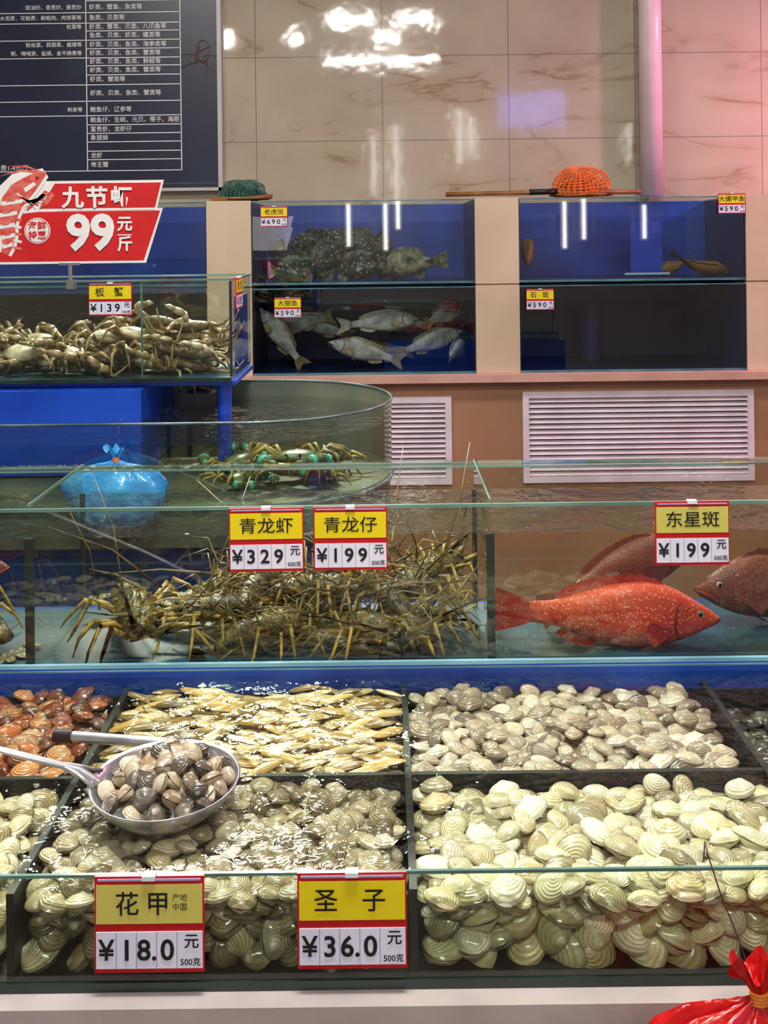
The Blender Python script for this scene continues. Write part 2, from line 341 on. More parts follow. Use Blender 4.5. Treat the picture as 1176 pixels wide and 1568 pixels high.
# ---------------- fish
def fish(name,L,H,W,mats,loc,yaw=0,pitch=0,roll=0,bend=0,tail='trunc',fin=1.0):
    st=[0,.03,.07,.13,.20,.28,.38,.48,.58,.68,.78,.88,1.0]
    top=[.0,.08,.15,.26,.38,.48,.53,.52,.47,.39,.29,.20,.17]
    bot=[-.05,-.12,-.18,-.26,-.34,-.41,-.46,-.47,-.43,-.35,-.25,-.18,-.16]
    wd=[.10,.34,.52,.72,.88,.98,1.0,.95,.84,.68,.48,.28,.10]
    BL=.84*L
    def cx(s): return L/2-s*BL
    def cy(s): return bend*L*(s-.35)*abs(s-.35)
    b=MB(); seg=20; vs=[];fs=[]
    for s,t,bo,w in zip(st,top,bot,wd):
        zc=(t+bo)/2*H; hh=(t-bo)/2*H
        for k in range(seg):
            a=2*math.pi*k/seg; ca,sa=math.cos(a),math.sin(a)
            vs.append((cx(s),cy(s)+W/2*w*math.copysign(abs(ca)**.85,ca),zc+hh*math.copysign(abs(sa)**.95,sa)))
    n=len(st)
    for i in range(n-1):
        for k in range(seg): fs.append((i*seg+k,i*seg+(k+1)%seg,(i+1)*seg+(k+1)%seg,(i+1)*seg+k))
    fs.append(tuple(range(seg))); fs.append(tuple((n-1)*seg+k for k in range(seg))[::-1])
    b.add(vs,fs,0)
    def topz(s): return np.interp(s,st,top)*H
    def botz(s): return np.interp(s,st,bot)*H
    def sheet(g,mi=1):
        nu=len(g); nv=len(g[0]); b.add([p for r in g for p in r],[(i*nv+j,i*nv+j+1,(i+1)*nv+j+1,(i+1)*nv+j) for i in range(nu-1) for j in range(nv-1)],mi)
    g=[]
    for i in range(5):
        u=i/4; r=[]
        for j in range(9):
            v=j/8*2-1
            hh=H*(.16+.19*u**.8)*(1.25 if tail=='fork' else 1)
            xx=cx(1)+.01*L-u*.165*L*(1 - (.35*(1-abs(v)) if tail=='fork' else .05*abs(v)**2)*u)
            r.append((xx,cy(1)+(bend*L*.9*u*.25)+.004*L*math.sin(j*2.2)*u,v*hh+.005*H))
        g.append(r)
    sheet(g)
    N=19; g=[[],[]]
    for i in range(N):
        s=.24+.60*i/(N-1); h=H*.13*fin*(math.sin(math.pi*min(1,(i+1)/6)/2))*(1 if i<N-2 else .6)
        if i<11: h*=(.76 if i%2 else 1.0)
        elif i>11: h*=1.12
        g[0].append((cx(s),cy(s),topz(s)-.03*H)); g[1].append((cx(s+.03),cy(s),topz(s)+h))
    sheet(g)
    g=[[],[]]
    for i in range(8):
        s=.62+.20*i/7; h=H*.14*fin*math.sin(math.pi*(i+1)/9)**.6
        g[0].append((cx(s),cy(s),botz(s)+.03*H)); g[1].append((cx(s+.045),cy(s),botz(s)-h))
    sheet(g)
    for sd in(-1,1):
        g=[]
        bx=cx(.27); by=cy(.27)+sd*W*.47
        for i in range(4):
            u=i/3; r=[]
            for j in range(7):
                a=math.radians(-38+j*11); r.append((bx-math.cos(a)*u*.12*L*(1-.12*abs(j-3)/3),by+sd*(.006*L+u*.012*L),-.14*H+math.sin(a)*(u*.10+.015)*L*.9))
            g.append(r)
        sheet(g)
        g=[]
        for i in range(3):
            u=i/2; g.append([(cx(.32)-.02*L-u*.07*L-.01*L*j*u,cy(.3)+sd*(W*.15+u*.012*L),botz(.3)+.02*H-u*.06*H-j*.008*L*u) for j in range(4)])
        sheet(g)
        er=.042*H+.0005
        ex,ez=cx(.115),.10*H
        ey=cy(.115)+sd*W/2*.61
        b.ell((ex,ey,ez),(er*1.2,er*.6,er*1.2),12,8,2); b.ell((ex,ey+sd*er*.3,ez),(er*.78,er*.45,er*.78),10,6,3)
        b.tube([(cx(.0)+.001,cy(0)+sd*W*.04,-.03*H),(cx(.03),cy(.03)+sd*W*.175,-.045*H),(cx(.07),cy(.07)+sd*W*.27,-.08*H),(cx(.10),cy(.1)+sd*W*.315,-.12*H)],[.0018*L/.3,.0026*L/.3,.0026*L/.3,.0014*L/.3],5,4)
        pts=[]
        for q in range(9):
            a=math.radians(-75+q*18); s=.20+.055*math.cos(a); z=.30*H*math.sin(a)
            tt=np.interp(s,st,top)*H; bb=np.interp(s,st,bot)*H; zc=(tt+bb)/2; hh=(tt-bb)/2; q2=max(0,1-((z-zc)/hh)**2)**.46
            pts.append((cx(s),cy(s)+sd*(W/2*np.interp(s,st,wd)*q2-.0005),z))
        b.tube(pts,[.0018*L/.3]*9,5,4)
    o=b.obj(name,mats,None,True,loc); o.rotation_euler=(Matrix.Rotation(yaw,3,'Z')@Matrix.Rotation(-pitch,3,'Y')@Matrix.Rotation(roll,3,'X')).to_euler()
    return o
def fishmat(name,c1,c2,belly,spot,sscale,sthr,rough=.42,nscale=14,sa=.75,bs=.3):
    m,nt,o=newmat(name); p=nt.nodes.new('ShaderNodeBsdfPrincipled'); nt.links.new(p.outputs[0],o.inputs[0]); p.inputs['Roughness'].default_value=rough
    p.inputs['Specular IOR Level'].default_value=.25
    co=objco(nt); c=mixc(nt,mth(nt,'MULTIPLY',mth(nt,'SUBTRACT',noise(nt,co,nscale,3),.35),3.3,clamp=True),c1,c2)
    sp=nt.nodes.new('ShaderNodeSeparateXYZ'); nt.links.new(co,sp.inputs[0])
    f=nt.nodes.new('ShaderNodeMapRange'); f.inputs[1].default_value=-.005; f.inputs[2].default_value=-.045; nt.links.new(sp.outputs[2],f.inputs[0])
    c=mixc(nt,mth(nt,'MULTIPLY',f.outputs[0],.7),c,belly)
    v2=nt.nodes.new('ShaderNodeTexVoronoi'); v2.inputs['Scale'].default_value=300; nt.links.new(co,v2.inputs['Vector'])
    c=mixc(nt,mth(nt,'MULTIPLY',mth(nt,'POWER',v2.outputs['Distance'],2),.55,clamp=True),c,tuple(x*.35 for x in c2[:3])+(1,))
    v=nt.nodes.new('ShaderNodeTexVoronoi'); v.inputs['Scale'].default_value=sscale; nt.links.new(co,v.inputs['Vector'])
    s=mth(nt,'LESS_THAN',v.outputs['Distance'],sthr); c=mixc(nt,mth(nt,'MULTIPLY',s,sa),c,spot)
    nt.links.new(c,p.inputs['Base Color'])
    bm=nt.nodes.new('ShaderNodeBump'); bm.inputs['Strength'].default_value=bs; bm.inputs['Distance'].default_value=.002; nt.links.new(v2.outputs['Distance'],bm.inputs['Height']); nt.links.new(bm.outputs[0],p.inputs['Normal'])
    return m
eyew=M('eye_gold',C(150,150,130),None,.15); eyed=M('eye_dark',C(8,8,14),None,.1)
rg=fishmat('red_grouper_skin',C(224,88,54),C(204,62,42),C(220,98,72),C(240,184,146),190,.25,sa=.65)
rgf=fishmat('red_grouper_fin',C(186,52,40),C(150,38,34),C(186,56,44),C(215,110,80),190,.2)
rg2=fishmat('hazed_grouper_skin',C(138,76,60),C(112,58,50),C(138,92,74),C(165,118,94),200,.22,sa=.4)  # red grouper dulled: water haze put into the colour of the rear fish
rg2f=M('hazed_grouper_fin',C(118,60,50),C(98,48,42),.4)
rgl=M('red_dark',C(140,40,28),None,.4)
FR=[rg,rgf,eyew,eyed,rgl]; FR2=[rg2,rg2f,eyew,eyed,rgl]
fish('red_grouper',.352,.102,.062,FR,(.345,1.552,1.003),0,-.01,0,.12)
fish('red_grouper',.31,.085,.05,FR2,(.390,1.675,1.028),.12,.30,0,-.2,fin=.8)
fish('red_grouper',.33,.105,.05,FR2,(.67,1.655,1.010),math.pi+.25,.06,0,.2,fin=.8)
fish('red_grouper',.24,.080,.05,FR2,(-.78,1.69,1.03),.2,0.1,0,.2)
dk=fishmat('dark_grouper_skin',C(74,80,60),C(12,15,14),C(58,62,50),C(170,170,140),60,.27,nscale=34)
dk2=fishmat('banded_grouper_skin',C(165,154,116),C(18,18,16),C(110,104,84),C(160,150,118),44,.2,nscale=30)
dkf=M('dark_fin',C(36,40,32),C(110,106,80),.4,scale=70); FD=[dk,dkf,eyew,eyed,eyed]; FD2=[dk2,dkf,eyew,eyed,eyed]
for (x,y,z,yaw,p,L,k) in [(-.44,4.22,1.49,1.3,.1,.22,0),(-.37,4.2,1.490,2.5,.3,.26,0),(-.26,4.18,1.525,.6,.6,.25,0),(-.14,4.18,1.49,-.4,.0,.27,0),(-.02,4.24,1.505,3.4,.35,.27,0),(-.30,4.3,1.585,3.6,.1,.26,0),(-.12,4.30,1.59,.4,-.2,.27,0),(.05,4.26,1.49,.6,.1,.24,0),(.11,4.18,1.50,math.pi+.15,-.08,.29,1),(-.46,4.36,1.54,2.0,.7,.20,0),(-.20,4.24,1.58,2.2,.7,.22,0),(-.04,4.24,1.560,1.0,.4,.24,0),(-.40,4.16,1.47,.2,.0,.2,0)]:
    fish('dark_grouper',L,.112,.08,FD2 if k else FD,(x,y,z),yaw,p,R.uniform(-.4,.4),R.uniform(-.6,.6),fin=1.7)
sb=fishmat('sea_bass_skin',C(196,186,170),C(124,116,106),C(232,220,204),C(130,120,112),60,.1,nscale=20)
sbf=M('bass_fin',C(150,124,72),C(110,98,70),.4,scale=40); FS=[sb,sbf,eyew,eyed,eyed]
for (x,y,z,yaw,p,L,rl) in [(-.445,4.2,1.19,2.9,.95,.32,0),(-.37,4.3,1.245,3.3,-.15,.30,.3),(-.27,4.3,1.23,2.7,.4,.26,0),(-.03,4.2,1.255,.1,.05,.36,-.3),(.08,4.32,1.24,3.2,.1,.26,0),(-.08,4.18,1.13,3.1,.25,.34,.2),(.19,4.25,1.16,.25,.3,.32,0),(.25,4.3,1.275,.3,.35,.22,0),(-.02,4.3,1.11,3.1,0,.30,0),(.29,4.2,1.125,.9,.3,.20,.3)]:
    fish('sea_bass',L,.086,.05,FS,(x,y,z),yaw,p,rl,R.uniform(-.5,.5),'fork')
yb=fishmat('yellow_fish_skin',C(165,108,42),C(106,72,32),C(180,135,74),C(60,40,20),50,.2); FY=[yb,dkf,eyew,eyed,eyed]
fish('yellow_grouper',.25,.075,.06,FY,(1.365,4.22,1.466),.1,0,1.1,.5); fish('yellow_grouper',.22,.065,.06,FY,(1.29,4.35,1.466),2.6,0,1.2,.5); fish('yellow_grouper',.24,.10,.06,FY,(.63,4.28,1.53),1.5,.6,0,.1)

# ---------------- price tags
glass_edge_clip=M('clip_plastic',C(225,235,240),None,.2)
lilac=M('tag_lilac',C(170,160,200),None,.5)
def tag(loc,w,name,price,yaw=0,tilt=0,pale=False,small='',h=.86):
    g=E('price_tag',loc,(tilt,0,yaw)); H=h*w
    b=MB(); e=.0016
    b.box(-w/2,w/2,0,.0022,-H,0,0)
    b.box(-w*.485,w*.485,-e*.5,0,-H*.49,-H*.085,1)
    b.box(-w*.485,w*.485,-e*.5,0,-H*.955,-H*.575,2)
    for i in range(4):
        x=-w*.485+w*.97*[.19,.38,.57,.76][i]
        b.box(x-w*.004,x+w*.004,-e*.7,-e*.5,-H*.955,-H*.575,3)
    b.box(-w*.47,w*.47,-e*.7,0,-H*.045,-H*.025,3)
    b.box(-w*.06,w*.06,-.004,.006,-H*.03,H*.02,4)
    b.obj('plate',[red,yelp if pale else yel,white,lilac,glass_edge_clip],g)
    n=len(name)
    if n==2:
        for q,ch in enumerate(name): text(ch,w*.225,(w*(-.20+.28*q) if small else w*(-.24+.44*q),-e,-H*.295),g,ink,bold=w*.002,sx=1.0)
    else: text(name,w*.225,(0,-e,-H*.295),g,ink,bold=w*.001,sx=1.1)
    if small:
        for q,ln in enumerate(small): text(ln,w*.07,(w*.28,-e,-H*(.22+.10*q)),g,ink)
    text('¥',w*.25,(-w*.39,-e,-H*.77),g,ink,bold=w*.004)
    for i,ch in enumerate(price):
        text(ch,w*.26,(-w*.205+w*.185*i,-e,-H*.77),g,ink,bold=w*.005)
    text('元',w*.14,(w*.385,-e,-H*.68),g,ink,bold=w*.002)
    text('500克',w*.075,(w*.375,-e,-H*.89),g,ink,bold=w*.001)
    return g
tag((-.2435,.984,.9655),.11,'花甲',['1','8.','0'],0,-.03,True,['产地','中国'])
tag((-.040,.984,.9665),.1095,'圣子',['3','6.','0'],0,-.03)
tag((-.1815,1.467,1.2035),.111,'青龙虾',['3','2','9'],0.02,0)
tag((-.0555,1.467,1.2035),.110,'青龙仔',['1','9','9'],0,0)
tag((.4565,1.467,1.2055),.111,'东星斑',['1','9','9'],0,0,True)
tag((-.4575,4.085,1.753),.112,'老虎斑',['6','9','0'],h=.76)
tag((-.405,4.085,1.372),.112,'大银鱼',['5','9','0'],h=.76)
tag((.648,4.085,1.395),.115,'石斑',['5','9','0'],h=.76)
tag((1.452,4.085,1.785),.112,'大螺甲鱼',['5','9','0'],h=.76)
tag((-.670,2.392,1.507),.105,'板蟹',['1','3','9'],h=.76)
tag((-.370,2.50,1.515),.105,'膏蟹',['1','2','9'],yaw=math.pi/2,h=.76)

# ---------------- front shellfish tank
XF0,XF1,YF0,YF1=-1.15,1.15,.99,1.462
ft,ftloc=tank('shellfish_tank',XF0,XF1,YF0,YF1,.846,.963,.955,dict(back=blue,floor=black,left=blue_d,right=blue_d),glass_front,water_f,edge,edge_dark,r=.0016)
b=MB(); b.box(-1.2,1.2,.967,1.462,.80,.845,0); b.box(-1.18,1.18,.985,1.462,0,.80,1)
b.obj('counter',[M('curb_white',C(186,174,170),C(160,150,148),.3),M('counter_white',C(180,176,174),None,.4)])
dv=MB(); zt=.942
XD=[-1.146,-.388,.022,.466,1.146]
for x in XD[1:-1]: dv.box(x-.004,x+.004,YF0+.005,YF1-.006,.855,zt)
for i in range(4): dv.box(XD[i]+.005,XD[i+1]-.005,1.209,1.216,.855,zt)
dv.box(-1.145,1.145,YF1-.010,YF1-.005,.855,.93)
ftloc(dv,'tray_dividers',[black])
def clam_tpl(a,b_,h,nr=6,nt=18,ex=.72,gape=0.0):
    V=[];F=[];T=[]
    bx,by=.15*a,.86*b_
    for sg in(1,-1):
        o=len(V)
        for i in range(nr+1):
            t=.08+.92*i/nr
            for j in range(nt):
                th=2*math.pi*j/nt
                x=bx+t*(a*math.cos(th)-bx); y=by+t*(b_*math.sin(th)-by)
                d2=min(1,(x/a)**2+(y/b_)**2); z=sg*(h*(1-d2)**ex+.0001)
                z+=sg*h*.34*math.exp(-(((x-bx)/(.28*a))**2+((y-by*.92)/(.30*b_))**2))*(1 if t<.95 else .2)
                z+=sg*gape*max(0,-(y-b_)/(2*b_))
                V.append((x,y*(1-.20*x/a),z)); T.append(t)
        for i in range(nr):
            for j in range(nt):
                q=(o+i*nt+j,o+i*nt+(j+1)%nt,o+(i+1)*nt+(j+1)%nt,o+(i+1)*nt+j)
                F.append(q if sg<0 else q[::-1])
        c=tuple(o+j for j in range(nt)); F.append(c if sg>0 else c[::-1])
    return np.array(V),F,np.array(T)
def shell_mat(name,freq,pat,rough=.24,bump=.55,rays=0):
    m,nt,o=newmat(name); p=nt.nodes.new('ShaderNodeBsdfPrincipled'); nt.links.new(p.outputs[0],o.inputs[0]); p.inputs['Roughness'].default_value=rough
    p.inputs['Coat Weight'].default_value=.6; p.inputs['Coat Roughness'].default_value=.10
    at=nt.nodes.new('ShaderNodeAttribute'); at.attribute_name='Col'
    ar=nt.nodes.new('ShaderNodeAttribute'); ar.attribute_name='ring'
    co=objco(nt)
    ph=mth(nt,'ADD',mth(nt,'MULTIPLY',ar.outputs['Fac'],freq),mth(nt,'MULTIPLY',noise(nt,co,60,1),4))
    w=mth(nt,'MULTIPLY_ADD',mth(nt,'SINE',ph),.5); w.node.inputs[2].default_value=.5
    dark=mixc(nt,1.0,at.outputs['Color'],(.40,.33,.25,1),'MULTIPLY')
    c=mixc(nt,mth(nt,'MULTIPLY',mth(nt,'POWER',w,3),pat),at.outputs['Color'],dark)
    n2=mth(nt,'MULTIPLY',mth(nt,'SUBTRACT',noise(nt,co,95,3),.5),4,clamp=True)
    c=mixc(nt,mth(nt,'MULTIPLY',n2,.3+pat*.5),c,dark)
    um=mth(nt,'MULTIPLY',mth(nt,'SUBTRACT',.32,ar.outputs['Fac']),3,clamp=True)
    c=mixc(nt,mth(nt,'MULTIPLY',um,.6),c,C(238,228,206))
    sm_=mth(nt,'MULTIPLY',mth(nt,'SUBTRACT',ar.outputs['Fac'],.90),9,clamp=True)
    c=mixc(nt,mth(nt,'MULTIPLY',sm_,.8),c,C(54,44,30))
    nt.links.new(c,p.inputs['Base Color'])
    bm=nt.nodes.new('ShaderNodeBump'); bm.inputs['Strength'].default_value=bump; bm.inputs['Distance'].default_value=.0012; nt.links.new(w,bm.inputs['Height']); nt.links.new(bm.outputs[0],p.inputs['Normal'])
    return m
def pile(name,places,tpl,pal,m,parent=None,loc=(0,0,0),jit=.18):
    V,F,T=tpl; nv=len(V); n=len(places)
    AV=np.zeros((n*nv,3)); AC=np.ones((n*nv,4)); AT=np.tile(T,n)
    Fa=np.array([f for f in F if len(f)==4]); Fc=np.array([f for f in F if len(f)!=4])
    for i,(pos,rot,sc) in enumerate(places):
        Mr=np.array(rot.to_matrix() if hasattr(rot,'to_matrix') else rot)
        AV[i*nv:(i+1)*nv]=(V*sc)@Mr.T+np.array(pos)
        c=R.choice(pal); k=1+R.uniform(-jit,jit)*1.5
        AC[i*nv:(i+1)*nv,:3]=[lin(x)*k for x in c]
    me=bpy.data.meshes.new(name)
    offs=(np.arange(n)*nv)
    q=(Fa[None]+offs[:,None,None]).reshape(-1,4); cp=(Fc[None]+offs[:,None,None]).reshape(-1,Fc.shape[1])
    nq,nc=len(q),len(cp); kc=cp.shape[1]
    me.vertices.add(n*nv); me.vertices.foreach_set('co',AV.ravel())
    me.loops.add(nq*4+nc*kc); me.loops.foreach_set('vertex_index',np.concatenate([q.ravel(),cp.ravel()]).astype(np.int32))
    me.polygons.add(nq+nc); me.polygons.foreach_set('loop_start',np.concatenate([np.arange(nq)*4,nq*4+np.arange(nc)*kc]).astype(np.int32))
    me.update(calc_edges=True); me.validate()
    me.polygons.foreach_set('use_smooth',[True]*len(me.polygons))
    a=me.attributes.new('Col','FLOAT_COLOR','POINT'); a.data.foreach_set('color',AC.ravel().astype(np.float32))
    a=me.attributes.new('ring','FLOAT','POINT'); a.data.foreach_set('value',AT.astype(np.float32))
    me.materials.append(m); me.update()
    return addobj(name,me,parent,loc)
def tray(x0,x1,y0,y1,dx,dy,top,L,tilt,yawr=math.pi,layers=2,front=False,fl=1.15,under=.012):
    P=[]
    for l in range(layers):
        z=top-l*under; j=0; y=y0+dy*.6+(l*.5*dy)
        while y<y1-dy*.35:
            x=x0+L*.42+(dx*.5 if (j+l)%2 else 0)
            while x<x1-L*.38:
                yw=R.gauss(0,.4)+(math.pi if R.random()<.5 else 0)
                if yawr>1 and R.random()<.22: yw=R.uniform(-3.1,3.1)
                if yawr<1: yw=R.gauss(0,yawr*.6)
                mx=Matrix.Rotation(R.uniform(-.5,.9)*tilt+(R.uniform(.5,1.1) if R.random()<.15 and yawr>1 else 0),3,'X')@Matrix.Rotation(R.uniform(-tilt,tilt)*.8,3,'Y')@Matrix.Rotation(yw,3,'Z')
                P.append(((x+R.uniform(-.28,.28)*dx,y+R.uniform(-.3,.3)*dy,z+R.uniform(-.006,.006)+.004*math.sin(x*31+y*47)),mx,R.uniform(.78,1.15)))
                x+=dx
            y+=dy; j+=1
    if front:
        for r,z in enumerate([.862,.878,.894,.909,.920]):
            x=x0+L*.55+(r%2)*dx*.6
            while x<x1-L*.5:
                mx=Matrix.Rotation(R.uniform(-.3,1.25),3,'X')@Matrix.Rotation(R.uniform(-.8,.8),3,'Y')@Matrix.Rotation(R.uniform(-3.1,3.1),3,'Z')
                P.append(((x+R.uniform(-.25,.25)*dx,y0+.023+R.uniform(0,.006)+r*.002,z+R.uniform(-.004,.004)),mx,fl*R.uniform(.8,1.1)*np.array([1,1.25,1.3])))
                x+=dx*1.02*fl
    return P
sm=shell_mat('clam_shell',48,.35); smp=shell_mat('venus_clam_shell',60,.75); smr=shell_mat('razor_shell',30,.4,bump=.3)
cl=clam_tpl(.0185,.0128,.0074); cls=clam_tpl(.0158,.0118,.0074); rz=clam_tpl(.028,.0070,.0045); cl2=clam_tpl(.0205,.0148,.0086)
y0f,y1f,y0r,y1r=YF0+.004,1.207,1.219,1.450
pile('cream_clam_pile',tray(XD[2]+.006,XD[3]-.006,y0f,y1f,.036,.020,.930,.044,.42,layers=3,front=True,fl=1.15,under=.012),cl2,[(228,220,180),(214,204,162),(190,180,140),(236,228,200),(160,150,112),(200,184,140)],sm)
pile('grey_clam_pile',tray(XD[2]+.006,XD[3]-.006,y0r,y1r,.032,.0175,.931,.040,.40,layers=3,under=.010),cl,[(208,192,164),(190,172,144),(160,142,120),(220,208,186),(136,118,98),(198,178,150)],sm)
pile('small_clam_pile',tray(XD[1]+.006,XD[2]-.006,y0f,y1f,.027,.0158,.931,.034,.45,layers=3,front=True,fl=1.35,under=.010),cls,[(170,156,118),(136,124,92),(198,186,150),(106,94,68),(208,198,168),(152,138,102)],smp)
pile('razor_clam_pile',tray(XD[1]+.006,XD[2]-.006,y0r,y1r,.041,.0115,.934,.060,.30,yawr=.6,layers=3,under=.008),rz,[(212,176,104),(190,156,84),(222,192,130),(160,128,70),(208,184,128),(140,116,68)],smr)
pile('white_clam_pile',tray(XD[1]-.36,XD[1]-.006,y0f,y1f,.031,.0185,.931,.040,.4,layers=3,front=True),cl,[(226,214,168),(210,196,146),(184,166,118),(232,224,194)],sm)
pile('orange_clam_pile',tray(XD[1]-.36,XD[1]-.006,y0r,y1r,.031,.0175,.932,.040,.5,layers=3),cl,[(196,108,56),(160,80,40),(208,138,80),(116,62,38),(200,146,94)],smp)
pile('dark_clam_pile',tray(XD[3]+.006,XD[3]+.36,y0r,y1r,.036,.022,.900,.040,.55),cl,[(70,76,58),(54,60,48),(88,90,70)],smp)
pile('olive_clam_pile',tray(XD[3]+.006,XD[3]+.36,y0f,y1f,.036,.022,.900,.040,.55,front=True),cl,[(100,100,74),(126,124,94)],smp)

# ladle with clams
lad=E('ladle',(-.262,1.140,.968))
b=MB(); nt_=36; vs=[];fs=[]; rr=.083
prof=[(0,-.030),(.25,-.029),(.5,-.025),(.72,-.017),(.88,-.006),(.97,.004),(1.0,.010),(1.045,.012),(1.03,.009),(.97,.001),(.86,-.010),(.7,-.021),(.5,-.029),(0,-.034)]
for r,z in prof:
    for k in range(nt_):
        t=2*math.pi*k/nt_; vs.append((rr*r*math.cos(t),rr*r*math.sin(t),z))
for i in range(len(prof)-1):
    for k in range(nt_): fs.append((i*nt_+k,i*nt_+(k+1)%nt_,(i+1)*nt_+(k+1)%nt_,(i+1)*nt_+k))
b.add(vs,fs); b.obj('bowl',[steel],lad,True)
b=MB(); b.tube([(-.070,.002,-.002),(-.084,.001,.010),(-.10,.0,.022),(-.19,-.02,.058),(-.36,-.05,.118),(-.62,-.09,.205)],[.007,.0065,.0055,.0048,.005,.006],10,flat=.6)
for sg in(1,-1): b.tube([(-.078,sg*.018,.011),(-.10,sg*.008,.021),(-.13,-.006,.034)],[.0022,.0025,.0025],8)
b.obj('handle',[steel],lad,True)
P=[]
for l,(n,rad,z) in enumerate([(28,.068,.003),(22,.056,.013),(16,.044,.023),(10,.030,.032),(4,.012,.039)]):
    for i in range(n):
        a=2*math.pi*(i+.5*l)/n; rj=rad*R.uniform(.85,1.05) if i%2 else rad*R.uniform(.4,.9)
        P.append(((rj*math.cos(a)+.003,rj*math.sin(a)+.002,z+R.uniform(-.003,.003)),Euler((R.uniform(-1.1,1.3),R.uniform(-.7,.7),R.uniform(-3,3))).to_matrix(),R.uniform(.85,1.05)))
pile('scooped_clams',P,clam_tpl(.0145,.0122,.0088,6,18),[(196,178,146),(164,146,120),(210,196,168),(108,98,84),(182,156,124),(90,84,72)],shell_mat('ladle_clam_shell',70,.7),lad)
b=MB(); b.tube([(0,0,0),(.17,-.02,-.004)],.0065,14,0,cap=False); b.tube([(-.012,.001,.0),(.012,-.001,0)],.0085,14,1,cap=False); b.tube([(-.004,0,0),(.0,0,0)],.0082,14,2)
b.obj('scoop_handle',[steel,M('dark_sleeve',C(40,20,22),None,.4),M('sleeve_red',C(150,20,30),None,.4)],None,True,loc=(-.415,1.245,.977))

# ---------------- lobster tank
YL0,YL1,ZL0,ZL1,WL=1.474,1.75,.945,1.202,1.158
DIV=[-1.15,-.542,.155,1.15]
lt,ltloc=tank('lobster_tank',DIV[0],DIV[3],YL0,YL1,ZL0,ZL1,WL,dict(floor=teal_floor),glass_murky,water_m,edge)
b=MB()
for x in DIV[1:3]: b.quad((x,YL0+.005,ZL0+.01),(x,YL1-.005,ZL0+.01),(x,YL1-.005,ZL1+.006),(x,YL0+.005,ZL1+.006),0); b.box(x-.0012,x+.0012,YL0+.004,YL1-.004,ZL1+.003,ZL1+.008,1); b.box(x-.006,x+.006,YL0+.003,YL0+.010,ZL0+.01,WL,2); b.box(x-.004,x+.004,YL1-.010,YL1-.004,ZL0+.01,WL,2)
ltloc(b,'tank_dividers',[glass_murky,edge,silic])
b=MB(); b.box(-1.18,1.18,1.464,1.78,0,.944,0); b.box(-1.18,1.18,1.464,1.471,.944,.966,0); b.obj('tank_stand',[blue_b])
b=MB(); b.box(-1.15,1.15,1.464,1.4712,.9665,.972); b.obj('trim_1',[M('trim_glass',C(130,175,190),C(84,130,150),.2,scale=5)])
b=MB(); b.quad((-1.14,YL1-.05,ZL1+.005),(1.14,YL1-.05,ZL1+.005),(1.14,YL1+.005,ZL1+.005),(-1.14,YL1+.005,ZL1+.005)); b.box(-1.14,1.14,YL1-.051,YL1-.0495,ZL1+.004,ZL1+.007,1); ltloc(b,'glass_brace',[glass,edge])

